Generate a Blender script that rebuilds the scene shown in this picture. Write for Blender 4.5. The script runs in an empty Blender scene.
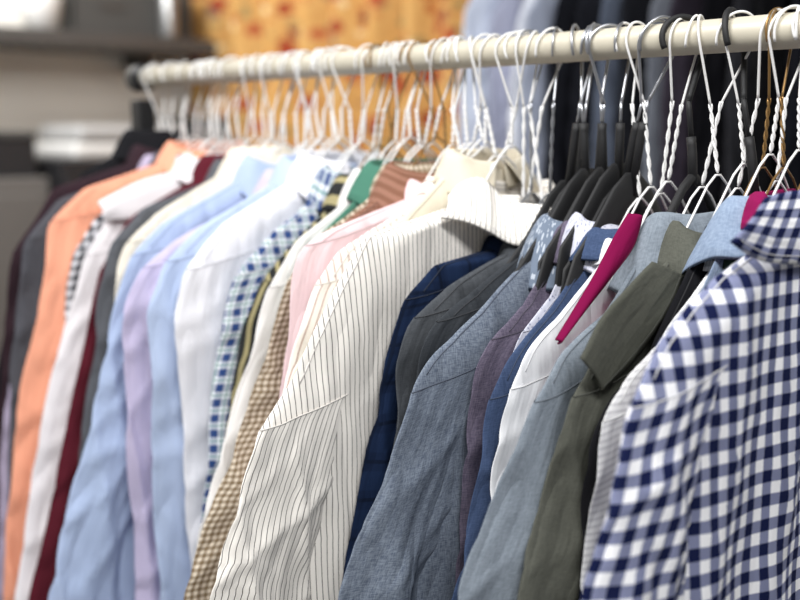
import bpy, bmesh, math, random
from mathutils import Vector, noise
random.seed(4)
S = bpy.context.scene
COL = S.collection
S.view_settings.view_transform = 'Standard'
PI = math.pi

# ------------------------------------------------------------------ site survey
RZ = 1.62                                   # height of the rail centre
CAM = Vector((0.514, -0.951, 1.527)); PITCH = math.radians(8.4)
RV = Vector((0.684, 0.730, 0)); FV = Vector((-0.730, 0.684, 0)); FPX = 1111.0
def ray(px, py):
    X = (px - 400) / FPX; Y = (300 - py) / FPX
    F = math.cos(PITCH) + Y * math.sin(PITCH); H = Y * math.cos(PITCH) - math.sin(PITCH)
    return RV * X + FV * F + Vector((0, 0, H))
def on_plane(px, py, axis, val):
    d = ray(px, py); t = (val - CAM[axis]) / d[axis]
    return CAM + d * t
def wz(px, py, x):
    p = on_plane(px, py, 0, x)
    return (-p.y, p.z - RZ)

# ------------------------------------------------------------------ helpers
def lin(h):
    h = h.lstrip('#'); o = []
    for i in (0, 2, 4):
        c = int(h[i:i+2], 16) / 255
        o.append(c / 12.92 if c <= 0.04045 else ((c + 0.055) / 1.055) ** 2.4)
    return (*o, 1)
def tag(o, label=None, cat=None, group=None, kind=None):
    if label: o['label'] = label
    if cat: o['category'] = cat
    if group: o['group'] = group
    if kind: o['kind'] = kind
    return o
def empty(name, loc, label, cat, group=None):
    o = bpy.data.objects.new(name, None); COL.objects.link(o)
    o.location = loc; o.empty_display_size = 0.05
    return tag(o, label, cat, group)
def mk(name, verts, faces, mat, parent=None, uvs=None, smooth=True):
    me = bpy.data.meshes.new(name); me.from_pydata(verts, [], faces)
    if uvs:
        ul = me.uv_layers.new(name='UVMap'); k = 0
        for f in uvs:
            for u in f:
                ul.data[k].uv = u; k += 1
    if smooth:
        me.polygons.foreach_set('use_smooth', [True] * len(me.polygons))
    me.materials.append(mat); me.update()
    o = bpy.data.objects.new(name, me); COL.objects.link(o)
    if parent: o.parent = parent
    return o
class MB:
    def __init__(s): s.v = []; s.f = []
    def box(s, c, d):
        b = len(s.v)
        for i in (-1, 1):
            for j in (-1, 1):
                for k in (-1, 1):
                    s.v.append((c[0]+i*d[0]/2, c[1]+j*d[1]/2, c[2]+k*d[2]/2))
        for q in ((0,1,3,2),(4,6,7,5),(0,4,5,1),(2,3,7,6),(0,2,6,4),(1,5,7,3)):
            s.f.append(tuple(b+i for i in q))
        return s
    def sweep(s, pts, r, n=8, closed=False, squash=None):
        P = [Vector(p) for p in pts]; m = len(P); b = len(s.v); up = None
        for i in range(m):
            if closed: t = P[(i+1) % m] - P[i-1]
            else: t = P[min(i+1, m-1)] - P[max(i-1, 0)]
            t.normalize()
            if up is None:
                up = Vector((1, 0, 0)) if abs(t.x) < 0.9 else Vector((0, 0, 1))
            up = (up - t * up.dot(t)).normalized(); sd = t.cross(up)
            ru = r if squash is None else squash
            for k in range(n):
                a = 2*PI*k/n
                s.v.append(tuple(P[i] + up * (math.cos(a)*ru) + sd * (math.sin(a)*r)))
        for i in range(m if closed else m-1):
            for k in range(n):
                i2 = (i+1) % m
                s.f.append((b+i*n+k, b+i*n+(k+1) % n, b+i2*n+(k+1) % n, b+i2*n+k))
        if not closed:
            s.f.append(tuple(b+k for k in range(n))[::-1]); s.f.append(tuple(b+(m-1)*n+k for k in range(n)))
        return s
    def lathe(s, prof, c=(0,0,0), n=24):
        b = len(s.v)
        for (r, z) in prof:
            for k in range(n):
                a = 2*PI*k/n; s.v.append((c[0]+r*math.cos(a), c[1]+r*math.sin(a), c[2]+z))
        for i in range(len(prof)-1):
            for k in range(n):
                s.f.append((b+i*n+k, b+i*n+(k+1) % n, b+(i+1)*n+(k+1) % n, b+(i+1)*n+k))
        s.f.append(tuple(b+k for k in range(n))[::-1]); s.f.append(tuple(b+(len(prof)-1)*n+k for k in range(n)))
        return s
    def build(s, name, mat, parent=None, smooth=True, bevel=0):
        o = mk(name, s.v, s.f, mat, parent, None, smooth)
        if bevel:
            m = o.modifiers.new('bevel', 'BEVEL'); m.width = bevel; m.segments = 2
        return o

# ------------------------------------------------------------------ materials
class NT:
    def __init__(s, name, rough=0.8, metal=0.0):
        s.m = bpy.data.materials.new(name); s.m.use_nodes = True
        s.t = s.m.node_tree; s.b = s.t.nodes['Principled BSDF']
        s.b.inputs['Roughness'].default_value = rough; s.b.inputs['Metallic'].default_value = metal
    def n(s, ty): return s.t.nodes.new(ty)
    def l(s, a, b): s.t.links.new(a, b)
    def math(s, op, a, b=None, c=None):
        k = s.n('ShaderNodeMath'); k.operation = op
        for i, v in enumerate((a, b, c)):
            if v is None: continue
            if isinstance(v, (int, float)): k.inputs[i].default_value = v
            else: s.l(v, k.inputs[i])
        return k.outputs[0]
    def mix(s, f, a, b):
        k = s.n('ShaderNodeMix'); k.data_type = 'RGBA'
        for i, v in ((0, f), (6, a), (7, b)):
            if isinstance(v, (int, float, tuple)): k.inputs[i].default_value = v
            else: s.l(v, k.inputs[i])
        return k.outputs[2]
    def noise(s, vec, scale, detail=3, rough=0.55):
        k = s.n('ShaderNodeTexNoise'); k.inputs['Scale'].default_value = scale
        k.inputs['Detail'].default_value = detail; k.inputs['Roughness'].default_value = rough
        s.l(vec, k.inputs['Vector']); return k.outputs['Fac']
    def mapping(s, vec, sc, rot=0):
        k = s.n('ShaderNodeMapping'); k.inputs['Scale'].default_value = sc
        k.inputs['Rotation'].default_value = (0, 0, rot)
        s.l(vec, k.inputs['Vector']); return k.outputs[0]
def simple(name, col, rough=0.6, metal=0.0, var=0.06, scale=8):
    t = NT(name, rough, metal); tc = t.n('ShaderNodeTexCoord')
    f = t.noise(tc.outputs['Object'], scale)
    c = lin(col); d = tuple(x*(1-var*2) for x in c[:3]) + (1,)
    t.l(t.mix(f, c, d), t.b.inputs['Base Color'])
    return t.m
def cloth(name, kind, c1, c2=None, c3=None, p=0.012, wd=0.5, rot=0, wr=1.0):
    t = NT(name, 0.92); tc = t.n('ShaderNodeTexCoord'); uv = tc.outputs['UV']
    t.b.inputs['Specular IOR Level'].default_value = 0.08
    base_uv = uv
    if rot: base_uv = t.mapping(uv, (1, 1, 1), rot)
    sp = t.n('ShaderNodeSeparateXYZ'); t.l(base_uv, sp.inputs[0]); u, v = sp.outputs[0], sp.outputs[1]
    def st(c, per, w, off=0.0):
        return t.math('LESS_THAN', t.math('FRACT', t.math('ADD', t.math('DIVIDE', c, per), 50.0+off)), w)
    A = lin(c1); B = lin(c2) if c2 else A; Cc = lin(c3) if c3 else B
    if kind == 'plain':
        f = t.noise(uv, 14); out = t.mix(f, A, tuple(x*0.88 for x in A[:3])+(1,))
    elif kind == 'heather':
        f1 = t.noise(t.mapping(uv, (900, 130, 1)), 1.0, 2)
        f2 = t.noise(t.mapping(uv, (130, 900, 1)), 1.0, 2)
        f = t.math('MULTIPLY_ADD', t.math('ADD', f1, f2), 2.2, -1.7)
        k = t.n('ShaderNodeClamp'); t.l(f, k.inputs[0]); out = t.mix(k.outputs[0], A, B)
    elif kind == 'vstripe':
        out = t.mix(st(u, p, wd), A, B)
        if c3: out = t.mix(st(u, p*3, wd*0.4, 0.5), out, Cc)
    elif kind == 'hstripe':
        out = t.mix(st(v, p, wd), A, B)
    elif kind == 'gingham':
        su, sv = st(u, p, wd), st(v, p, wd)
        if c3:
            out = t.mix(t.math('MULTIPLY', su, sv), t.mix(t.math('MAXIMUM', su, sv), A, Cc), B)
        else:
            f = t.math('POWER', t.math('MULTIPLY', t.math('ADD', su, sv), 0.5), 0.62); out = t.mix(f, A, B)
    elif kind == 'plaid':
        f = t.math('MULTIPLY', t.math('ADD', st(u, p, wd), st(v, p, wd)), 0.5)
        out = t.mix(f, A, B)
        g = t.math('MAXIMUM', st(u, p, 0.1, 0.3), st(v, p, 0.1, 0.3)); out = t.mix(t.math('MULTIPLY', g, 0.8), out, Cc)
    elif kind == 'dots':
        k = t.n('ShaderNodeTexVoronoi'); k.inputs['Scale'].default_value = 1/p; t.l(uv, k.inputs['Vector'])
        out = t.mix(t.math('LESS_THAN', k.outputs['Distance'], wd), A, B)
    elif kind == 'floral':
        out = t.mix(t.noise(uv, 9), lin('bb8a4c'), lin('d0a76a'))
        for per, thr, off, cols in ((p*.6, .30, .7, ['b87f4c', '948358', 'dcc698', 'a85f38']), (p, .35, 0, ['98462f', '7d4038', 'a8573a', '7a6253'])):
            mp = t.n('ShaderNodeMapping'); mp.inputs['Location'].default_value = (off, off*1.7, 0); t.l(uv, mp.inputs['Vector'])
            wob = t.n('ShaderNodeTexNoise'); wob.inputs['Scale'].default_value = 40; t.l(uv, wob.inputs['Vector'])
            k = t.n('ShaderNodeTexVoronoi'); k.inputs['Scale'].default_value = 1/per; t.l(mp.outputs[0], k.inputs['Vector'])
            cr = t.n('ShaderNodeValToRGB'); cr.color_ramp.interpolation = 'CONSTANT'
            sc = t.n('ShaderNodeSeparateColor'); t.l(k.outputs['Color'], sc.inputs[0]); t.l(sc.outputs[0], cr.inputs[0])
            e = cr.color_ramp.elements; e[0].color = lin(cols[0]); e[0].position = 0; e[1].color = lin(cols[1]); e[1].position = 0.25
            for i in (2, 3):
                q = e.new(0.25*i); q.color = lin(cols[i])
            f = t.math('LESS_THAN', t.math('ADD', k.outputs['Distance'], t.math('MULTIPLY_ADD', wob.outputs['Fac'], 0.5, -0.25)), thr)
            out = t.mix(f, out, cr.outputs[0])
    t.l(out, t.b.inputs['Base Color'])
    # weave and creases
    w1 = t.noise(t.mapping(uv, (1400, 1400, 1)), 1.0, 1)
    w2 = t.noise(t.mapping(uv, (30, 4.5, 1), 0.12), 1.0, 3)
    w3 = t.math('ABSOLUTE', t.math('SUBTRACT', t.noise(t.mapping(uv, (20, 5, 1), -0.35), 1.0, 1), 0.5))
    cz = t.math('MULTIPLY_ADD', t.math('MINIMUM', t.math('MULTIPLY', w3, 8), 1.0), -0.4, w2)
    b1 = t.n('ShaderNodeBump'); b1.inputs['Strength'].default_value = 0.24; b1.inputs['Distance'].default_value = 0.0006; t.l(w1, b1.inputs['Height'])
    b2 = t.n('ShaderNodeBump'); b2.inputs['Strength'].default_value = 0.65*wr; b2.inputs['Distance'].default_value = 0.008; t.l(cz, b2.inputs['Height'])
    t.l(b1.outputs[0], b2.inputs['Normal']); t.l(b2.outputs[0], t.b.inputs['Normal'])
    return t.m

M_white_wire = simple('white_coated_wire', 'efeeec', 0.35)
M_gold_wire = simple('bronze_wire', '8f6f42', 0.35, 0.6)
M_chrome = simple('chrome_wire', 'aeb0b5', 0.32, 0.9, 0.02)
M_blackp = simple('black_plastic', '121214', 0.65)
M_rail = simple('ivory_painted_pipe', 'c4bdab', 0.4, 0, 0.05, 5)
M_blackm = simple('black_steel', '1a1a1c', 0.45)
M_button = simple('pearl_button', 'dfdcd6', 0.25)

# ------------------------------------------------------------------ garments
def loft(name, rings, us, vs, mat, parent):
    m = len(rings); n = len(rings[0]); V = []; Fc = []; U = []
    for r in rings: V += r
    for i in range(m-1):
        for k in range(n):
            k2 = (k+1) % n
            Fc.append((i*n+k, i*n+k2, (i+1)*n+k2, (i+1)*n+k))
            U.append(((us[i][k], vs[i]), (us[i][k+1], vs[i]), (us[i+1][k+1], vs[i+1]), (us[i+1][k], vs[i+1])))
    return mk(name, V, Fc, mat, parent, U)
def section(c, h, T, N, fold, z, base, tilt=None):
    """closed flat cloth section: two layers of cloth meeting in a fold at both edges"""
    pts = []; e = min(0.05, h)
    for k in range(N):
        a = -PI/2 + 2*PI*k/N
        w = c + h*math.cos(a); sg = 1 if math.sin(a) >= 0 else -1
        d = max(0.0, h - abs(w-c))
        q = 1-min(1, d/e)
        x = sg*T*max(0, 1-q**1.25)**0.66
        zz = z + (tilt(w) if tilt else 0)
        dx, dw, dz = fold(w, zz, a)
        pts.append((x+dx, -(w+dw), zz+dz+base))
    L = [0]
    for k in range(N):
        p, q = pts[k], pts[(k+1) % N]
        L.append(L[-1] + math.hypot(p[0]-q[0], p[1]-q[1]))
    mid = N//2
    return pts, [c + (L[mid]-l) for l in L]
def smooth(a, it=2):
    for _ in range(it):
        a = [a[0]] + [(a[i-1]+2*a[i]+a[i+1])/4 for i in range(1, len(a)-1)] + [a[-1]]
    return a
def interp(pl, z):
    if z >= pl[0][1]: return pl[0][0]
    for (w0, z0), (w1, z1) in zip(pl, pl[1:]):
        if z >= z1: return w0 + (w1-w0)*(z0-z)/(z0-z1)
    return pl[-1][0]
def sstep(t):
    t = max(0, min(1, t)); return t*t*(3-2*t)
def ridge(v): return (1-min(1, abs(noise.noise(v))*2.2))**2
def resample(P, n):
    P = [Vector(p) for p in P]; L = [0]
    for a, b in zip(P, P[1:]): L.append(L[-1]+(b-a).length)
    out = []
    for i in range(n+1):
        s = L[-1]*i/n; k = 0
        while k < len(P)-2 and L[k+1] < s: k += 1
        t = (s-L[k])/max(L[k+1]-L[k], 1e-6)
        p0, p1, p2, p3 = P[max(k-1, 0)], P[k], P[k+1], P[min(k+2, len(P)-1)]
        out.append(0.5*(2*p1+(p2-p0)*t+(2*p0-5*p1+4*p2-p3)*t*t+(3*p1-p0-3*p2+p3)*t**3))
    return out
def leaf_patch(root, A, B, mat, smat, bulge=0.004, n=34, m=10, along=False, thick=0.0018):
    """one folded collar leaf between its fold line A and its free edge B (3-D points in the room)"""
    a = resample(A, n); b = resample(B, n); o = root.location; V = []; UV = []; Fc = []; lu = 0
    for i in range(n+1):
        if i: lu += ((a[i]-a[i-1]).length + (b[i]-b[i-1]).length)/2
        W = (b[i]-a[i]).length
        for j in range(m+1):
            t = j/m; p = a[i].lerp(b[i], t)
            p = p + Vector((bulge*math.sin(PI*t), 0, 0.2*bulge*math.sin(PI*t)))
            p.x += noise.noise(p*20)*0.003
            V.append(tuple(p-o)); UV.append((lu, W*t) if along else (W*t, lu))
    for i in range(n):
        for j in range(m):
            q = i*(m+1)+j; Fc.append((q, q+1, q+m+2, q+m+1))
    ob = mk('collar_leaf', V, Fc, mat, root, [[UV[i] for i in f] for f in Fc])
    so = ob.modifiers.new('thickness', 'SOLIDIFY'); so.thickness = thick; so.offset = 0
    # the stitched line that runs just inside the free edge
    st = [Vector(V[i*(m+1)+m-1]) + Vector((thick*.6, 0, 0)) for i in range(1, n)]
    MB().sweep([tuple(p) for p in st], 0.0005, 6).build('edge_stitching', smat, ob)
    return ob
BASE = 0.92
def build_shirt(name, label, cat, origin, outline, seam, T, mat, collar='shirt', front=1, seed=0, group=None,
                res=1.0, placket=False, length=0.9, z0=None, cmat=None, cs=1.05, cb=0.026, leaf=None, flare=1.3, spread=1.2, stand=0.85, amp=1.1,
                yoke=False, seams=True, smat=None, pt=None, droop=None):
    smat = smat or mat
    ox, oy, oz = origin
    ol = [outline[0]]
    for (w, z) in outline[1:]:
        ol.append((w, min(z, ol[-1][1]-0.012)))
    wt, zt = ol[0]; zS = ol[seam][1]; wS = ol[seam][0]
    w_l, z_l = ol[-1]
    if z_l > -0.85: ol.append((w_l + 0.005, -1.0))
    # soften the traced outline once, shared by body and sleeve
    fine = [zt-(zt+1.0)*k/160 for k in range(161)]
    fw = smooth([interp(ol, z) for z in fine], 4)
    fw = [w + noise.noise(Vector((z*9, seed*3.7, 1)))*0.004*min(1, (zt-z)/.06) for w, z in zip(fw, fine)]
    ol = list(zip(fw, fine)); wS = interp(ol, zS)
    if z0 is None: z0 = max(-0.15, zt+0.04) if zt > -0.19 else max(-0.175, zt+0.06)
    root = empty(name, (ox, oy, oz-BASE), label, cat, group)
    N = int(72*res)//4*4
    sd = seed*7.31
    zs = [z0+(zt-z0)*k/10 for k in range(10)] + [zt+(zS-zt)*k/14 for k in range(14)]
    nb = int(54*res); zs += [zS+(-length-zS)*k/nb for k in range(nb+1)]
    def bw(z):
        o = interp(ol, z)
        if z >= zS: return o
        t = sstep((zS-0.012-z)/0.10)
        return o*(1-t) + min(o-0.05, max(0.215, o-0.078))*t
    Wn, Wf, TT = [], [], []
    for i, z in enumerate(zs):
        if i < 10:
            t = i/10
            wn = 0.058+(wt-0.058)*t; wf = 0.058+(0.19-0.058)*t; th = 0.020+(T-0.020)*min(1, t*1.8)
        elif z >= zS: wn = bw(z); wf = 0.19+0.05*(zt-z)/(max(zt-zS, .01)); th = T
        else: wn = bw(z); wf = 0.24+(0.21-0.24)*sstep((zS-z)/0.09); th = T
        Wn.append(wn); Wf.append(wf); TT.append(th)
    Wn[:14] = smooth(Wn[:15], 1)[:14]; Wf = smooth(Wf, 3); TT = smooth(TT, 3)
    def fold_b(w, z, a):
        dep = min(1, max(0, (z0-z)/0.22))
        A = min(0.0055, T*0.4) * dep * amp + 0.0006
        f = noise.noise(Vector((w*15+z*1.2, z*1.6, sd))) * A * 1.8
        f += noise.noise(Vector((w*30-z*5, z*6, sd+3))) * 0.0013 * amp
        f += (ridge(Vector((w*12+z*3, z*2.5-w*3, sd+21)))-.3) * 0.0034 * amp * min(1, dep*1.6)
        f += (ridge(Vector((w*20-z*11, z*7, sd+25)))-.3) * 0.0020 * amp * min(1, dep*1.6)
        g = noise.noise(Vector((z*7, sd, 2))) * 0.003 * abs(math.cos(a))**4 * min(1, max(0, (z0-z)/0.1))
        return (f, g*math.copysign(1, math.cos(a)), 0)
    rings, us = [], []
    for i, z in enumerate(zs):
        c = (Wn[i]-Wf[i])/2; h = (Wn[i]+Wf[i])/2
        p, u = section(c, h, TT[i], N, fold_b, z, BASE)
        rings.append(p); us.append(u)
    body = loft('body', rings, us, zs, mat, root)
    if seams:
        k = N//4+4
        MB().sweep([rings[i][k] for i in range(0, 22)], 0.0007, 6).build('shoulder_seam', smat, body)
    # sleeves
    TS = min(0.022, T*1.18+0.002) if T < .0155 else T*1.1
    for side in (1, -1):
        M = int(72*res); zz = []; out = []; inn = []; th = []
        for k in range(M+1):
            t = k/M; z = zS + (-(length-0.04)-zS)*t
            if side == 1: o = interp(ol, z); wtop = min(0.14, wS-0.03)
            else: o = 0.24+0.03*min(1, t*3); wtop = 0.12
            width = wtop + (0.108-wtop)*min(1, t*2.2) - 0.010*t
            zz.append(z); out.append(o+0.0012); inn.append(o-width)
            th.append(T+0.0010+(TS-T)*sstep((zS-z)/0.14))
        inn = smooth(inn, 3)
        rings, us = [], []; vs = []; vl = 0
        def tilt_f(k):
            f = 1-sstep((zS-zz[k])/0.12)
            w0 = side*out[k]
            return (lambda w: 0.028*f*min(1, abs(w-w0)/0.13)**1.2)
        def fold_s(w, z, a, side=side):
            q = sstep((zS-z)/0.07)
            b = fold_b(w, z, a)
            f = noise.noise(Vector((w*24+z*2, z*1.8, sd+side*5))) * 0.0060
            f += noise.noise(Vector((w*34-z*12, z*8, sd+9))) * 0.0014
            f += (ridge(Vector((w*17-z*2.2, z*1.6+w*4, sd+31)))-.3) * 0.0074
            f += (ridge(Vector((w*13+z*14, z*8, sd+37)))-.3) * 0.0040
            f += (ridge(Vector((w*30-z*20, z*15, sd+43)))-.3) * 0.0012
            f *= amp
            g = noise.noise(Vector((z*6, sd+side, 7))) * 0.004
            return (b[0]*(1-q)+f*q, b[1]*(1-q)+g*q, 0)
        for k in range(M+1):
            c = (out[k]+inn[k])/2; h = (out[k]-inn[k])/2
            p, u = section(side*c, h, th[k], int(56*res)//4*4, fold_s, zz[k], BASE, tilt_f(k) if side == 1 else None)
            if k: vl -= math.hypot(zz[k]-zz[k-1], c-pc)
            pc = c
            rings.append(p); us.append([x-side*c for x in u]); vs.append(vl)
        sl = loft('sleeve', rings, us, vs, mat, root)
        if side == 1 and seams:
            n_ = len(rings[0]); pts = rings[0][n_//4+1: 3*n_//4]
            MB().sweep(pts, 0.0007, 6).build('armhole_seam', smat, sl)
    # collar: a stand that leans inwards and a leaf that falls outwards to two points
    if collar:
        a0, b0 = 0.062*cs, cb; K = 56; gap = 0.14
        if collar == 'knit': prof = [(0, -.006), (-.003, .012*stand), (-.004, .024*stand), (.002, .022*stand), (.012*flare, .45), (.020*flare, 1)]; leafL = leaf or .042; pt_ = .022
        else: prof = [(0, -.008), (-.004, .016*stand), (-.005, .032*stand), (.002, .029*stand), (.013*flare, .45), (.022*flare, 1)]; leafL = leaf or .048; pt_ = .04
        if pt is not None: pt_ = pt
        V, Fc, U = [], [], []
        for k in range(K+1):
            ph = gap + (2*PI-2*gap)*k/K
            fr = max(0, math.cos(ph)); sg = math.copysign(1, math.sin(ph))
            zb = z0-0.002 - 0.014*fr
            dl = droop[1]*max(0, math.cos(ph-droop[0]))**6 if droop else 0
            for j, (d, zz_) in enumerate(prof):
                nx, nw = math.cos(ph), math.sin(ph)*0.8
                if j < 4: z = zb+zz_; ext = 0
                else:
                    z = zb+prof[3][1] - zz_*(leafL + pt_*fr**4 + dl); ext = zz_*0.03*fr**2*spread + zz_*dl*.7
                jit = noise.noise(Vector((ph*1.5, j*.5, sd)))*0.007
                x = front*(b0*math.cos(ph)+d*nx); w = a0*math.sin(ph)+d*nw + sg*ext
                V.append((x+jit*0.7, -w, z+BASE+jit*(.5 if j < 4 else 1)))
        J = len(prof)
        for k in range(K):
            for j in range(J-1):
                Fc.append((k*J+j, (k+1)*J+j, (k+1)*J+j+1, k*J+j+1))
                uu = lambda kk, jj: (jj*0.012, kk*0.0075)
                U.append((uu(k, j), uu(k+1, j), uu(k+1, j+1), uu(k, j+1)))
        o = mk('collar', V, Fc, cmat or mat, root, U)
        so = o.modifiers.new('thickness', 'SOLIDIFY'); so.thickness = 0.0014; so.offset = 0
        ss = o.modifiers.new('soft', 'SUBSURF'); ss.levels = 1; ss.render_levels = 1
    if placket:
        V, Fc, U = [], [], []
        zl = [z0-0.01-0.018*k for k in range(36)]
        for k, z in enumerate(zl):
            for w in (-0.017, 0.017):
                fx, _, _ = fold_b(w, z, PI/2)
                V.append((front*(T+0.003)+fx, -w, z+BASE))
                U.append((w, z))
        for k in range(len(zl)-1): Fc.append((2*k, 2*k+1, 2*k+3, 2*k+2))
        o = mk('placket', V, Fc, mat, root, [[U[i] for i in f] for f in Fc])
        so = o.modifiers.new('thickness', 'SOLIDIFY'); so.thickness = 0.0015
        for k in range(1, 7):
            z = z0-0.01-0.085*k; fx, _, _ = fold_b(0, z, PI/2)
            b = MB(); b.lathe([(0.0, -.0008), (.005, -.0008), (.0056, 0), (.005, .0009), (.0035, .0005), (.0, .0005)], n=14)
            bo = b.build('button', M_button, root)
            bo.rotation_euler = (0, PI/2, 0); bo.location = (front*(T+0.0046)+fx, 0, z+BASE)
    return root, z0, (wt, zt)

def build_hanger(kind, origin, wt, zt, z0, label, group, lean=0.0, twist=0.0, neck=0.0):
    root = empty({'white': 'wire_hanger', 'gold': 'wire_hanger', 'chrome': 'wire_hanger', 'plastic': 'plastic_hanger', 'blackhook': 'plastic_hanger'}[kind],
                 origin, label, 'hanger', group)
    rw = {'white': .00124, 'gold': .00118, 'chrome': .0012, 'plastic': .0016, 'blackhook': .0030}[kind]
    hm = {'white': M_white_wire, 'gold': M_gold_wire, 'chrome': M_chrome, 'plastic': M_chrome, 'blackhook': M_blackp}[kind]
    # a hook pinched to the width of the rail, so that its loop stands a little proud of the rail
    R = 0.0163+rw+random.uniform(0.0002, 0.0012); Rz = R*random.uniform(1.06, 1.22); zc = -0.001; sg = random.choice((-1, 1, 1))
    ct, st_ = math.cos(twist), math.sin(twist)
    zn = min(-0.095-neck, z0+0.056); zh = -0.060-neck*0.5
    raw = []
    for k in range(24):
        a = math.radians(-24 + 224*k/23); raw.append((0, -sg*R*math.cos(a), zc+Rz*math.sin(a)))
    p0 = raw[-1]; q = (0, sg*0.008, -0.036); e = (0, 0, zh)
    for k in range(1, 9):
        t = k/8
        raw.append(tuple((1-t)**2*p0[i]+2*t*(1-t)*q[i]+t*t*e[i] for i in range(3)))
    def sh(p): return (p[0]+lean*(p[2]-zn) if p[2] > zn else p[0], p[1], p[2])
    pts = [sh((-p[1]*st_, p[1], p[2])) for p in raw]
    MB().sweep(pts, rw, 8).build('hook', hm, root)
    ht = wt-0.024; hz = zt-0.016
    def loop(zn):
        half = [(0.004, zn), (0.018, zn-0.010), (0.052, max(z0+0.002, zn-0.05)), (0.078, z0-0.022)]
        for k in range(1, 6):
            t = k/5; half.append((0.078+(ht-0.078)*t, (z0-0.024)+(hz-z0+0.024)*t))
        half += [(ht+0.004, hz-0.006), (ht, hz-0.014), (ht-0.015, hz-0.017), (ht*0.5, hz-0.018)]
        return [(0, -w, z) for w, z in half] + [(0, 0, hz-0.018)] + [(0, w, z) for w, z in half[::-1]]
    if kind in ('white', 'gold', 'chrome'):
        b = MB()
        for s in (0, PI):
            b.sweep([sh((math.cos(s+t*0.9)*rw*0.95, math.sin(s+t*0.9)*rw*0.95, zh+0.002-(zh-zn)*t/20)) for t in range(21)], rw*.9, 6)
        b.build('twisted_neck', hm, root)
        MB().sweep(loop(zn), rw, 6, closed=True).build('wire_frame', hm, root)
    else:
        b = MB(); top = -.080 if kind == 'plastic' else -.094
        b.sweep([sh((0, 0, z)) for z in (-.058, -.068, top-.004)], rw*.9, 8).build('hook_stem', hm, root)
        b = MB(); b.sweep([sh((0, 0, z)) for z in (top, top-.008, top-.016, zn-.014)], .0046, 12); b.build('neck_socket', M_blackp, root)
        L = loop(zn-0.004)
        arms = [(p[0], p[1], p[2]-0.004) for p in L[:9]]; arms2 = [(p[0], -p[1], p[2]) for p in arms]
        r_ = .0190 if kind == 'plastic' else .005
        MB().sweep(arms2[::-1]+arms, r_, 12, squash=0.0040).build('shoulder_arms', M_blackp, root)
        MB().sweep([(0, -ht, hz-.008), (0, -ht+.01, hz-.02), (0, ht-.01, hz-.02), (0, ht, hz-.008)], 0.0028, 8).build('trouser_bar', M_blackp, root)
    return root

# colour bank
F = {}; FS = {}
def fb(key, kind, c1, *a, **k):
    F[key] = cloth(key+'_cloth', kind, c1, *a, **k)
    c = c1
    FS[key] = simple(key+'_thread', ''.join('%02x' % int(int(c[i:i+2], 16)*.84) for i in (0, 2, 4)), .8)
fb('black', 'plain', '1c1c1f'); fb('dark', 'plain', '35262c'); fb('lilac', 'plain', 'b5a9c0'); fb('charcoal', 'heather', '47474c', '56575d')
fb('orange', 'plain', 'f0a789'); fb('bwcheck', 'gingham', 'dcdde2', '24262e', p=.014); fb('white1', 'plain', 'ebe6e8'); fb('maroon', 'plain', '581e29')
fb('grey2', 'heather', '515358', '5f6166'); fb('cream', 'plain', 'e4dccc'); fb('blue1', 'plain', 'abbbd9'); fb('lav', 'plain', 'c4bbd7')
fb('blue2', 'plain', 'b3c2de'); fb('white2', 'plain', 'ececf2'); fb('plaid1', 'plaid', 'e2e6eb', '2f4575', '50827c', p=.018); fb('yellow', 'vstripe', '9a916c', '2c2d2d', p=.014, wd=.6)
fb('white3', 'plain', 'ebe8e5'); fb('green', 'plain', '4a7a68'); fb('brown', 'gingham', 'd3c7b5', '78664f', p=.0075); fb('rust', 'gingham', '9b7464', '74503f', p=.005)
fb('pink', 'plain', 'e9ced1'); fb('thin', 'vstripe', 'ede9e3', 'b59c94', p=.009, wd=.2); fb('beige', 'plain', 'dbd2be')
fb('hero', 'vstripe', 'f4efe7', '5e5b5a', p=.0062, wd=.14); fb('navy', 'plaid', '141f36', '1a2843', '0f1728', p=.04)
fb('char2', 'heather', '43464a', '4f5256'); fb('dark2', 'heather', '313438', '3b3e42'); fb('chamb', 'heather', '576070', '838c98')
fb('chambp', 'dots', '6d7888', 'b3bac4', p=.0045, wd=.34)
fb('purple', 'heather', '4f4959', '6f6777'); fb('print', 'dots', 'c6c7d3', '868aa2', p=.0034, wd=.3); fb('slate', 'heather', '36445f', '455472')
fb('white4', 'plain', 'ececee'); fb('magenta', 'plain', '760f40'); fb('greyblue', 'heather', '6f7881', '868e97'); fb('olive', 'heather', '4e4f48', '5a5b53')
fb('olived', 'heather', '484942', '52534b'); fb('rasp', 'plain', '85184d')
fb('whitek', 'hstripe', 'ebeae9', 'd2d1d1', p=.006, wd=.4); fb('denim', 'heather', '7a8aa1', '93a2b7'); fb('dgreen', 'heather', '28372f', '344539')
fb('ging', 'gingham', 'f4f4f7', '161d40', '7d829f', p=.0212, wd=.5, wr=.8)

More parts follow.
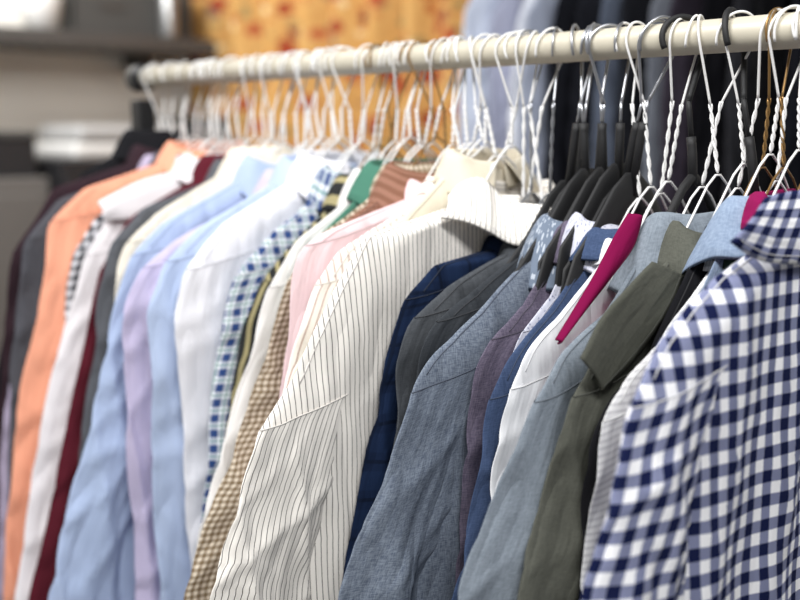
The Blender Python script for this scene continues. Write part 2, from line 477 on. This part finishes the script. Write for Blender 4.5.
# key, short name, x, look, hanger, seam index, front, collar, outline pixels (tip first)
G = [
 ('black', 'black jacket', -1.058, 'black jacket at the far end of the rail', 'white', 1, -1, 'shirt', [(84,172),(30,230),(-8,400),(-15,600)]),
 ('dark', 'wine-brown shirt', -1.027, 'dark wine-brown shirt between the black jacket and a lilac sleeve', 'white', 1, 1, 'shirt', [(54,188),(14,250),(0,400),(-6,600)]),
 ('lilac', 'dusty lilac shirt', -1.0, 'dusty lilac shirt tucked behind the charcoal and orange shirts', 'white', 1, -1, 'shirt', [(62,200),(30,255),(5,420),(-4,600)]),
 ('charcoal', 'charcoal shirt', -0.965, 'charcoal grey shirt directly left of the orange shirt', 'white', 1, 1, 'shirt', [(60,198),(24,240),(10,370),(8,450),(5,600)]),
 ('orange', 'orange shirt', -0.93, 'salmon orange long-sleeved shirt', 'white', 1, 1, 'shirt', [(85,188),(52,222),(36,300),(22,400),(6,520),(0,600)]),
 ('bwcheck', 'black and white checked shirt', -0.905, 'black and white checked shirt, a sliver showing beside the orange sleeve', 'white', 1, 1, 'shirt', [(98,215),(74,252),(68,290),(62,350),(54,430),(34,600)]),
 ('white1', 'white shirt beside the orange one', -0.88, 'white shirt with its collar lying over the orange shirt', 'white', 1, 1, 'shirt', [(115,205),(86,255),(72,300),(40,430),(14,600)]),
 ('maroon', 'maroon shirt', -0.845, 'deep maroon long-sleeved shirt', 'white', 1, -1, 'shirt', [(128,218),(100,268),(88,320),(66,420),(30,600)]),
 ('grey2', 'dark grey shirt beside the maroon one', -0.805, 'dark grey shirt between the maroon and cream shirts', 'white', 1, 1, 'shirt', [(142,208),(110,242),(98,300),(82,430),(66,600)]),
 ('cream', 'cream shirt', -0.77, 'cream shirt squeezed in front of the dark grey one', 'white', 1, -1, 'shirt', [(158,212),(127,243),(116,275),(108,400),(100,600)]),
 ('blue1', 'periwinkle blue shirt', -0.735, 'light periwinkle blue shirt left of the lavender one', 'white', 1, 1, 'shirt', [(164,222),(132,255),(118,300),(90,430),(46,600)]),
 ('lav', 'lavender shirt', -0.69, 'pale lavender shirt between two light blue shirts', 'white', 1, -1, 'shirt', [(178,238),(142,268),(126,310),(128,430),(138,600)]),
 ('blue2', 'pale blue shirt', -0.652, 'pale blue shirt right of the lavender one', 'white', 1, 1, 'shirt', [(203,225),(166,262),(148,310),(149,430),(159,600)]),
 ('white2', 'bright white shirt', -0.612, 'bright white shirt left of the blue checked shirt', 'white', 1, 1, 'shirt', [(226,222),(182,270),(173,320),(184,430),(194,600)]),
 ('plaid1', 'navy and white checked shirt', -0.57, 'navy and white checked shirt with green lines', 'white', 1, 1, 'shirt', [(268,237),(235,275),(222,322),(210,430),(192,600)]),
 ('yellow', 'yellow and black striped shirt', -0.54, 'dark and straw yellow striped shirt', 'gold', 1, -1, 'shirt', [(291,245),(262,282),(246,326),(230,420),(207,600)]),
 ('white3', 'off-white shirt', -0.508, 'off-white shirt left of the brown checked shirt', 'white', 1, 1, 'shirt', [(294,243),(268,288),(252,350),(229,430),(202,520),(190,600)]),
 ('green', 'green shirt', -0.482, 'green shirt of which only collar and shoulder show', 'white', 1, 1, 'shirt', [(318,235),(300,262),(294,300),(290,430),(285,600)]),
 ('brown', 'brown checked shirt', -0.458, 'small brown and beige checked shirt', 'white', 1, -1, 'shirt', [(314,240),(288,280),(270,340),(240,430),(205,530),(184,600)]),
 ('rust', 'rust checked shirt', -0.437, 'rust brown checked shirt showing only at the neck', 'gold', 1, 1, 'shirt', [(345,220),(330,245),(322,300),(318,430),(310,600)]),
 ('pink', 'pale pink shirt', -0.410, 'pale pink shirt with smooth plain cloth', 'white', 1, 1, 'shirt', [(328,230),(300,246),(292,275),(290,340),(280,430),(260,600)]),
 ('thin', 'reddish striped shirt', -0.386, 'white shirt with fine reddish stripes', 'white', 1, -1, 'shirt', [(338,250),(314,285),(298,335),(262,460),(213,600)]),
 ('beige', 'beige shirt', -0.358, 'plain beige shirt behind the black-striped white shirt', 'white', 1, 1, 'shirt', [(362,258),(336,290),(312,336),(266,440),(222,600)]),
 ('hero', 'dark-striped white shirt', -0.318, 'large white shirt with fine dark stripes', 'white', 3, 1, 'shirt', [(360,238),(330,298),(292,383),(254,430),(236,500),(210,600)]),
 ('navy', 'navy plaid shirt', -0.288, 'navy blue plaid shirt right of the striped white shirt', 'chrome', 1, 1, 'shirt', [(434,266),(404,300),(389,355),(374,430),(343,600)]),
 ('char2', 'charcoal polo shirt', -0.262, 'charcoal polo shirt right of the navy plaid shirt', 'chrome', 1, 1, 'knit', [(448,285),(412,318),(399,360),(394,430),(380,600)]),
 ('dark2', 'near-black polo shirt', -0.238, 'near-black grey polo shirt behind the blue-grey chambray shirt', 'plastic', 1, -1, 'knit', [(465,297),(433,322),(419,352),(413,430),(400,600)]),
 ('chamb', 'blue-grey chambray shirt', -0.212, 'blue-grey chambray shirt with a paler speckled collar', 'plastic', 2, 1, 'shirt', [(474,314),(434,355),(409,393),(380,480),(339,600)]),
 ('purple', 'grey-purple shirt', -0.19, 'grey-purple heather polo shirt beside the chambray shirt', 'plastic', 1, -1, 'knit', [(522,306),(490,340),(475,370),(468,450),(455,600)]),
 ('print', 'lavender printed shirt', -0.172, 'pale lavender shirt with a tiny dark print', 'plastic', 1, 1, 'shirt', [(548,298),(518,332),(506,370),(498,450),(486,600)]),
 ('slate', 'slate blue polo shirt', -0.155, 'slate blue polo shirt left of the plain white one', 'plastic', 2, -1, 'knit', [(548,312),(508,356),(489,400),(468,520),(449,600)]),
 ('white4', 'plain white shirt', -0.132, 'plain white shirt left of the grey-blue polo', 'white', 2, 1, 'shirt', [(566,308),(527,350),(510,390),(492,490),(480,600)]),
 ('magenta', 'magenta shirt', -0.112, 'magenta shirt showing collar and shoulder', 'white', 1, 1, 'shirt', [(612,308),(584,342),(568,370),(562,430),(555,600)]),
 ('greyblue', 'grey-blue polo shirt', -0.084, 'grey-blue polo shirt left of the olive one', 'blackhook', 2, -1, 'knit', [(604,314),(554,360),(528,402),(494,510),(463,600)]),
 ('olive', 'olive polo shirt', -0.057, 'dark olive grey polo shirt', 'white', 2, 1, 'knit', [(628,318),(592,360),(569,397),(543,490),(512,600)]),
 ('black', 'black shirt', -0.030, 'black shirt, a thin dark edge between the olive and ribbed white shirts', 'white', 1, 1, None, [(645,356),(607,396),(588,440),(580,600)]),
 ('whitek', 'ribbed white shirt', -0.016, 'ribbed white knit shirt beside the gingham shirt', 'blackhook', 2, 1, 'knit', [(654,345),(622,383),(602,422),(592,500),(580,600)]),
 ('denim', 'light denim shirt', -0.004, 'light denim blue shirt showing its collar behind the gingham shirt', 'white', 1, -1, 'shirt', [(700,288),(680,325),(660,400),(640,600)]),
 ('dgreen', 'dark green polo shirt', 0.010, 'dark green polo shirt showing its collar beside the gingham shirt', 'gold', 1, 1, 'knit', [(724,284),(700,325),(680,400),(660,600)]),
 ('rasp', 'raspberry shirt', 0.024, 'raspberry pink shirt peeping out behind the gingham collar', 'white', 1, 1, 'shirt', [(740,280),(712,330),(692,400),(672,600)]),
 ('ging', 'gingham shirt', 0.050, 'navy and white gingham shirt nearest the camera', 'white', 2, -1, 'shirt', [(716,278),(666,340),(634,408),(606,512),(586,600)]),
]
HN = {'white': 'white twisted wire hanger', 'gold': 'bronze wire hanger', 'chrome': 'silver wire hanger', 'plastic': 'black plastic hanger with steel hook', 'blackhook': 'hanger with thick black hook'}
SM = dict(leaf=.022, flare=.8, pt=.005)            # garments whose near collar leaf is shaped separately
OPT = {
 'hero': dict(z0=-0.160, cs=1.12, cb=0.024, stand=.6, res=1.4, placket=True, amp=.95, leaf=.02, flare=.9, pt=.004),
 'beige': dict(z0=-0.130, cs=.9, flare=1.0, leaf=.04, stand=.8, pt=.02),
 'orange': dict(placket=True, cb=.03, flare=1.3, leaf=.04), 'white1': dict(cb=.034, flare=1.5, leaf=.04, cs=1.1, z0=-.14, stand=.8),
 'rust': dict(cs=1.2, flare=1.7, leaf=.06), 'pink': dict(z0=-.16, stand=.7), 'thin': dict(z0=-.158, stand=.7), 'green': dict(flare=1.6),
 'navy': dict(z0=-.212, flare=1.0, stand=.5, cs=1.0, leaf=.04, pt=.01), 'char2': dict(z0=-.212, stand=.5, flare=1.0), 'dark2': dict(z0=-.205, stand=.5, flare=1.0),
 'chamb': dict(res=1.4, amp=1.15, z0=-.192, stand=.7, leaf=.055, flare=1.5, cs=1.05, droop=(1.5, .02)),
 'purple': dict(z0=-.19, stand=.6), 'slate': dict(res=1.2, z0=-.195, stand=.6, leaf=.03), 'print': dict(stand=.6, z0=-.186, leaf=.045, flare=1.1),
 'ging': dict(z0=-0.170, res=1.6, cs=1.15, cb=.026, stand=.6, amp=1.05, placket=True, **SM),
 'olive': dict(res=1.4, cs=1.05, placket=True, stand=.75, z0=-.186, leaf=.045, flare=1.3, pt=.015),
 'greyblue': dict(res=1.4, stand=.85, z0=-.182, leaf=.055, flare=1.35, cs=1.08, droop=(1.5, .02)),
 'magenta': dict(stand=.5, cs=.8, cb=.018, z0=-.194, **SM),
 'denim': dict(stand=.75, cb=.024, z0=-.166, leaf=.055, flare=1.3, pt=.03, cs=1.1), 'rasp': dict(z0=-.162, stand=.7, leaf=.03, flare=.8, cs=1.05, pt=.01),
 'white4': dict(res=1.3, z0=-.2, stand=.4, leaf=.028, flare=.9), 'whitek': dict(res=1.3, z0=-.2, stand=.4, leaf=.02, flare=.7), 'dgreen': dict(z0=-.178, stand=.6, leaf=.045, flare=1.2),
}
# near collar leaves: fold line and free edge, each point (px, py, plane x)
LEAF = {
 'hero': ([(449,197,-.314),(462,183,-.312),(482,179,-.304),(508,201,-.278),(538,205,-.248),(570,212,-.218)], [(441,218,-.296),(466,222,-.282),(490,232,-.266),(514,245,-.252),(542,243,-.234),(567,220,-.219)]),
 'olive': ([(652,262,-.046),(626,288,-.041),(602,320,-.040),(580,358,-.042)], [(682,276,-.034),(664,318,-.033),(640,354,-.034),(602,392,-.039)]),
 'magenta': ([(628,214,-.102),(614,238,-.100),(601,262,-.098),(579,301,-.098),(555,340,-.100)], [(642,218,-.094),(634,246,-.092),(611,277,-.092),(584,311,-.095),(557,344,-.099)]),
 'ging': ([(764,199,.058),(782,193,.060),(810,189,.062),(850,187,.064),(900,192,.064)], [(730,242,.066),(758,260,.070),(796,264,.073),(850,260,.075),(905,252,.074)]),
 'white1': ([(222,162,-.876),(182,170,-.876),(138,182,-.876),(98,202,-.874)], [(218,190,-.860),(186,206,-.858),(148,218,-.860),(106,222,-.866)]),
 'orange': ([(208,150,-.924),(182,158,-.924),(160,172,-.922)], [(208,168,-.912),(190,178,-.910),(168,186,-.914)]),
}
xs = [g[2] for g in G]; TIP = {}
for i, (key, short, x, look, hk, seam, front, collar, px) in enumerate(G):
    gl = x-xs[i-1] if i else .035
    gr = xs[i+1]-x if i < len(G)-1 else .04
    T = max(0.0060, min(0.0150, 0.22*(gl+gr)))
    if key == 'ging': T = .018
    ol = [wz(a, b, x) for a, b in px]
    nm = 'polo_shirt' if collar == 'knit' else ('jacket' if 'jacket' in look.split('the')[0] else ('shirt' if collar else 'knit_shirt'))
    opt = dict(OPT.get(key, {})) if look.find('thin dark edge') < 0 else {}
    cm = F['chambp'] if key == 'chamb' else None
    root, z0, tip = build_shirt(nm, look, 'jacket' if nm == 'jacket' else 'shirt', (x, 0, RZ), ol, seam, T, F[key], collar, front, seed=i+1,
                group='garments on the ivory rail', cmat=cm, smat=FS[key], **opt)
    if key in LEAF:
        A, B = LEAF[key]
        leaf_patch(root, [on_plane(a, b, 0, c) for a, b, c in A], [on_plane(a, b, 0, c) for a, b, c in B], F['olived'] if key == 'olive' else (cm or F[key]), FS[key],
                   bulge={'ging': .004, 'olive': .003, 'hero': .003, 'magenta': .006}.get(key, .004), along=(key == 'hero'), thick=.0026 if key in ('hero', 'ging') else .0016)
    TIP[short] = (z0, tip)
    rl = .28 if x < -.3 else .22
    build_hanger(hk, (x, 0, RZ), tip[0], tip[1], z0, HN[hk]+' holding the '+short, 'hangers on the ivory rail', lean=random.uniform(-rl, rl), twist=random.uniform(-.6, .6), neck=random.choice((0, 0, .004, .01)) if hk == 'white' else 0)
# spare hangers pushed in between the garments
EX = [(-1.042, 'black jacket'), (-0.948, 'orange shirt'), (-0.918, 'black and white checked shirt'), (-0.862, 'maroon shirt'), (-0.787, 'cream shirt'), (-0.748, 'periwinkle blue shirt'), (-0.709, 'lavender shirt'), (-0.669, 'pale blue shirt'), (-0.63, 'bright white shirt'), (-0.59, 'navy and white checked shirt'),
      (-0.556, 'yellow and black striped shirt'), (-0.524, 'off-white shirt'), (-0.494, 'green shirt'), (-0.468, 'brown checked shirt'), (-0.425, 'pale pink shirt'), (-0.374, 'beige shirt'), (-0.338, 'dark-striped white shirt'),
      (-0.302, 'navy plaid shirt'), (-0.275, 'charcoal polo shirt'), (-0.121, 'magenta shirt'), (-0.071, 'olive polo shirt'), (0.003, 'dark green polo shirt'), (0.034, 'gingham shirt')]
EX2 = [(-0.985, 'charcoal shirt'), (-0.897, 'white shirt beside the orange one'), (-0.826, 'dark grey shirt beside the maroon one'), (-0.76, 'periwinkle blue shirt'), (-0.697, 'lavender shirt'), (-0.657, 'pale blue shirt'), (-0.62, 'bright white shirt'), (-0.58, 'navy and white checked shirt'),
       (-0.548, 'yellow and black striped shirt'), (-0.516, 'off-white shirt'), (-0.446, 'rust checked shirt'), (-0.40, 'reddish striped shirt'), (-0.366, 'beige shirt'), (-0.328, 'dark-striped white shirt'), (-0.296, 'navy plaid shirt'), (-0.143, 'plain white shirt'), (-0.04, 'olive polo shirt'), (-0.01, 'light denim shirt')]
EX3 = [(-0.225, 'blue-grey chambray shirt'), (-0.201, 'grey-purple shirt'), (-0.163, 'slate blue polo shirt')]
for j, (x, nm) in enumerate(EX+EX2+EX3):
    k = 'plastic' if (x, nm) in EX3 else ('gold' if nm in ('gingham shirt', 'pale pink shirt', 'off-white shirt', 'light denim shirt') else 'white')
    z0, tip = TIP[nm]
    lab = ('empty '+HN[k]+' against that of the '+nm) if len(EX) <= j < len(EX+EX2) else ('spare '+HN[k]+' just left of the '+nm)
    if len(lab.split()) > 16: lab = lab.replace(' twisted', '')
    rl = .34 if x < -.3 else .24
    build_hanger(k, (x+random.uniform(-.005, .005), 0, RZ), min(.14, tip[0]*.8), tip[1]-.02, z0-.012, lab, 'hangers on the ivory rail', lean=random.uniform(-rl, rl), twist=random.uniform(-.7, .7), neck=random.choice((.002, .006)))

# ------------------------------------------------------------------ the rack itself
rk = empty('clothes_rack', (-0.2, 0, 0), 'ivory pipe clothes rail carried on black end posts', 'clothes rack')
def rp(pts): return [(p[0]+0.2, p[1], p[2]) for p in pts]
MB().sweep(rp([(-1.13, 0, RZ), (-0.6, 0, RZ), (0, 0, RZ), (0.78, 0, RZ)]), 0.016, 24).build('rail', M_rail, rk)
for x in (-1.115, 0.76):
    MB().box((x+0.2, 0, RZ/2-0.01), (0.03, 0.03, RZ-0.05)).build('post', M_blackm, rk, False, .003)
    MB().box((x+0.2, 0, 0.025), (0.04, 0.6, 0.03)).build('foot', M_blackm, rk, False, .004)
    MB().sweep(rp([(x-0.018, 0, RZ), (x+0.018, 0, RZ)]), 0.021, 20).build('rail_clamp', M_blackm, rk)

# ------------------------------------------------------------------ room
def struct(name, c, d, mat): 
    o = MB().box(c, d).build(name, mat, None, False); o['kind'] = 'structure'; return o
M_wall = simple('cream_paint', 'ebe6dc', 0.9, 0, .03, 2); M_floor = simple('grey_vinyl', '8c8a87', 0.5, 0, .08, 3)
struct('floor', (-1.0, -0.3, -0.05), (4.6, 4.2, 0.1), M_floor)
struct('wall_back', (-1.0, 1.75, 1.5), (4.6, 0.1, 3.0), M_wall)
struct('wall_left', (-3.25, -0.3, 1.5), (0.1, 4.2, 3.0), M_wall)
# floral curtain
fm = cloth('floral_cotton', 'floral', 'd98a3c', p=.075)
CY = 1.44
ct = empty('floral_curtain', (-2.2, CY, 0), 'orange and yellow floral curtain hanging behind the rack', 'curtain')
V, Fc, U = [], [], []; NX, NZ = 300, 24
for j in range(NZ+1):
    z = 0.25+2.05*j/NZ
    for i in range(NX+1):
        x = -3.16+1.97*i/NX
        a = 0.048+0.02*noise.noise(Vector((x*2, 0, 3)))
        y = a*math.sin(x*36+2*noise.noise(Vector((x*3, z*.6, 1)))) + .01*noise.noise(Vector((x*9, z*3, 5)))
        V.append((x+2.2, y, z)); U.append((x*1.4, z))
for j in range(NZ):
    for i in range(NX):
        q = j*(NX+1)+i; Fc.append((q, q+1, q+NX+2, q+NX+1))
mk('drape', V, Fc, fm, ct, [[U[i] for i in f] for f in Fc])
cr = empty('curtain_rod', (-2.2, CY, 2.32), 'grey curtain rod holding the floral curtain', 'rod')
MB().sweep([(-.98, 0, 0), (0, 0, 0), (1.05, 0, 0)], .012, 12).build('rod', M_chrome, cr)
for x in (-.95, 1.02): MB().box((x, .13, 0), (.02, .26, .02)).build('bracket', M_chrome, cr, False)
# back rail with long garments
R2Y, R2Z = 1.13, 2.06
br = empty('wall_rail', (-0.8, R2Y, R2Z), 'steel wall rail behind the rack, hung with dark and pale garments', 'rail')
MB().sweep([(-.55, 0, 0), (0, 0, 0), (.75, 0, 0)], .014, 14).build('rail', M_chrome, br)
for x in (-.53, .0, .73): MB().box((x, .285, 0.03), (.02, .57, .02)).build('bracket', M_chrome, br, False)
back = [('paleblue', 'd2daea', 'pale blue'), ('palelav', 'a3a6ba', 'grey lavender'), ('backwhite', 'e4e7ee', 'bluish white'), ('palegrey', '9fa6b8', 'pale grey'), ('backnavy', '1a1b21', 'dark navy'),
        ('backslate', '1d1e24', 'slate grey'), ('skyblue', '5f6777', 'dull blue'), ('snow', '1f2025', 'storm grey'), ('mistblue', '70747d', 'misty grey'), ('mauve', '37313b', 'dusky mauve'),
        ('ink', '141418', 'ink black'), ('graphite', '2c2c30', 'graphite'), ('soot', '111113', 'soot black'), ('midnight', '15161c', 'midnight blue'), ('jet', '0e0e10', 'jet black')]
for i, (k, c, nm) in enumerate(back):
    x = -1.235+0.0585*i; m = cloth(k+'_cloth', 'plain', c)
    lab = nm+' long garment hanging on the wall rail behind the rack'
    dw = random.uniform(-.03, .01); dz = random.uniform(-.03, .0)
    root, z0, tip = build_shirt('long_coat', lab, 'coat', (x, R2Y, R2Z), [(.19+dw, -.19+dz), (.235+dw, -.25+dz), (.25+dw, -.5), (.25+dw, -.9)], 1, .0150, m, 'shirt', random.choice((-1, 1)), seed=60+i,
                group='garments on the wall rail', res=.5, length=0.915, seams=False, amp=1.8)
    build_hanger('white', (x, R2Y, R2Z), tip[0], tip[1], z0, 'white wire hanger holding the '+nm+' long garment on the wall rail', 'hangers on the wall rail')

# left wall: shelf with things, cabinet below
M_dgrey = simple('dark_grey_laminate', '4c4946', 0.5); M_lgrey = simple('light_grey_plastic', 'b9b8b6', 0.4); M_wht = simple('white_plastic', 'e6e4e0', 0.4)
M_blk = simple('black_vinyl', '242325', 0.5); M_steel = simple('brushed_steel', 'a9a9a8', 0.35, .8); M_char = simple('charcoal_felt', '4a4845', 0.9); M_taupe = simple('taupe_laminate', '6a6662', 0.6)
sh = empty('wall_shelf', (-3.05, 0.75, 1.84), 'dark grey wall shelf above the left end of the rack', 'shelf')
MB().box((0, 0, 0), (.3, 1.2, .05)).build('board', M_dgrey, sh, False, .004)
for y in (-.4, .4): MB().box((-.06, y, -.05), (.16, .03, .05)).build('bracket', M_dgrey, sh, False, .003)
def on_shelf(px, zt=1.865): 
    return on_plane(px, 20, 0, -3.02).y
c = empty('storage_tub', (-3.02, on_shelf(42), 1.865), 'white round tub with lid on the dark shelf', 'tub')
MB().lathe([(.052, 0), (.066, .1), (.066, .12)]).build('tub_body', M_wht, c); MB().lathe([(.07, .12), (.07, .135), (.03, .14)]).build('lid', M_lgrey, c)
c = empty('steel_canister', (-2.935, on_shelf(156), 1.865), 'shiny grey canister at the right end of the dark shelf', 'canister')
MB().lathe([(.03, 0), (.032, .01), (.032, .14), (.028, .15)]).build('canister_body', M_steel, c); MB().lathe([(.029, .15), (.029, .165), (.012, .17), (.012, .185), (.004, .188)]).build('lid', M_dgrey, c)
c = empty('shelf_bin', (-3.08, on_shelf(124)+.02, 1.865), 'wide charcoal grey bin behind the canister on the shelf', 'bin')
b = MB(); b.box((0, 0, .006), (.2, .46, .012))
for sx in (-1, 1): b.box((sx*.095, 0, .11), (.01, .46, .22))
for sy in (-1, 1): b.box((0, sy*.225, .11), (.2, .01, .22))
b.build('bin_body', M_char, c, False, .003); MB().box((.102, -.09, .1), (.006, .09, .02)).build('grip', M_dgrey, c, False)
cab = empty('cabinet', (-2.95, 1.0, 0), 'black two-door cabinet against the left wall', 'cabinet')
MB().box((0, 0, .725), (.44, .7, 1.45)).build('carcass', M_blk, cab, False, .005)
for y in (-.175, .175):
    d = MB().box((.23, y, .725), (.02, .34, 1.37)).build('door', M_blk, cab, False, .004)
    MB().sweep([(.26, y*.2, .7), (.26, y*.2, .85)], .006, 8).build('handle', M_steel, d)
for i, (w_, mm, z) in enumerate(((.44, M_wht, 1.45), (.40, M_lgrey, 1.507))):
    o = MB().box((0, 0, .028), (.3, w_, .056)).build('folded_linen', mm, None, False, .02); o.location = (-2.93, .94, z)
    tag(o, ['thick white folded linen at the bottom of the pile on the black cabinet', 'light grey folded linen on top of the white one'][i], 'folded linen', 'folded linens on the cabinet')
c = empty('storage_box', (-2.92, 1.255, 1.45), 'small black lidded box at the right end of the black cabinet', 'box')
MB().box((0, 0, .06), (.24, .15, .12)).build('box_body', M_blk, c, False, .005); MB().box((0, 0, .131), (.25, .16, .022)).build('lid', M_char, c, False, .004)
tl = empty('low_locker', (-2.95, 0.40, 0), 'taupe low locker at the left edge beside the cabinet', 'locker')
MB().box((0, 0, .7), (.4, .44, 1.4)).build('locker_body', M_taupe, tl, False, .005); MB().box((.205, 0, .7), (.012, .4, 1.3)).build('door', M_taupe, tl, False, .003)
c = empty('storage_box', (-2.93, .51, 1.40), 'black lidded box standing on the taupe locker', 'box')
MB().box((0, 0, .06), (.26, .19, .12)).build('box_body', M_blk, c, False, .005); MB().box((0, 0, .131), (.27, .2, .022)).build('lid', M_char, c, False, .004)

# ------------------------------------------------------------------ light
w = bpy.data.worlds.new('World'); S.world = w; w.use_nodes = True
bg = w.node_tree.nodes['Background']; bg.inputs[0].default_value = (0.98, 0.985, 1, 1); bg.inputs[1].default_value = 0.2
def area(name, loc, tgt, sx, sy, e, col=(1, 1, 1)):
    l = bpy.data.lights.new(name, 'AREA'); l.shape = 'RECTANGLE'; l.size = sx; l.size_y = sy; l.energy = e; l.color = col
    o = bpy.data.objects.new(name, l); COL.objects.link(o); o.location = loc
    o.rotation_euler = (Vector(tgt)-Vector(loc)).to_track_quat('-Z', 'Y').to_euler()
area('ceiling_light_front', (-0.6, -1.1, 2.85), (-0.45, -0.2, 1.3), 1.1, 0.4, 40)
area('ceiling_light_near', (0.9, -0.9, 2.85), (0.1, -0.1, 1.3), 1.0, 0.4, 38)
area('ceiling_light_back', (-2.3, -0.2, 2.9), (-3.2, 0.7, 1.5), 1.4, 0.5, 56)

# ------------------------------------------------------------------ camera
cd = bpy.data.cameras.new('camera'); cam = bpy.data.objects.new('camera', cd); COL.objects.link(cam)
cam.location = CAM; cam.rotation_euler = (PI/2-PITCH, 0, math.atan2(0.730, 0.684))
cd.lens = 50; cd.sensor_width = 36; cd.clip_start = 0.02
cd.dof.use_dof = True; cd.dof.focus_distance = 1.04; cd.dof.aperture_fstop = 2.6
S.camera = cam
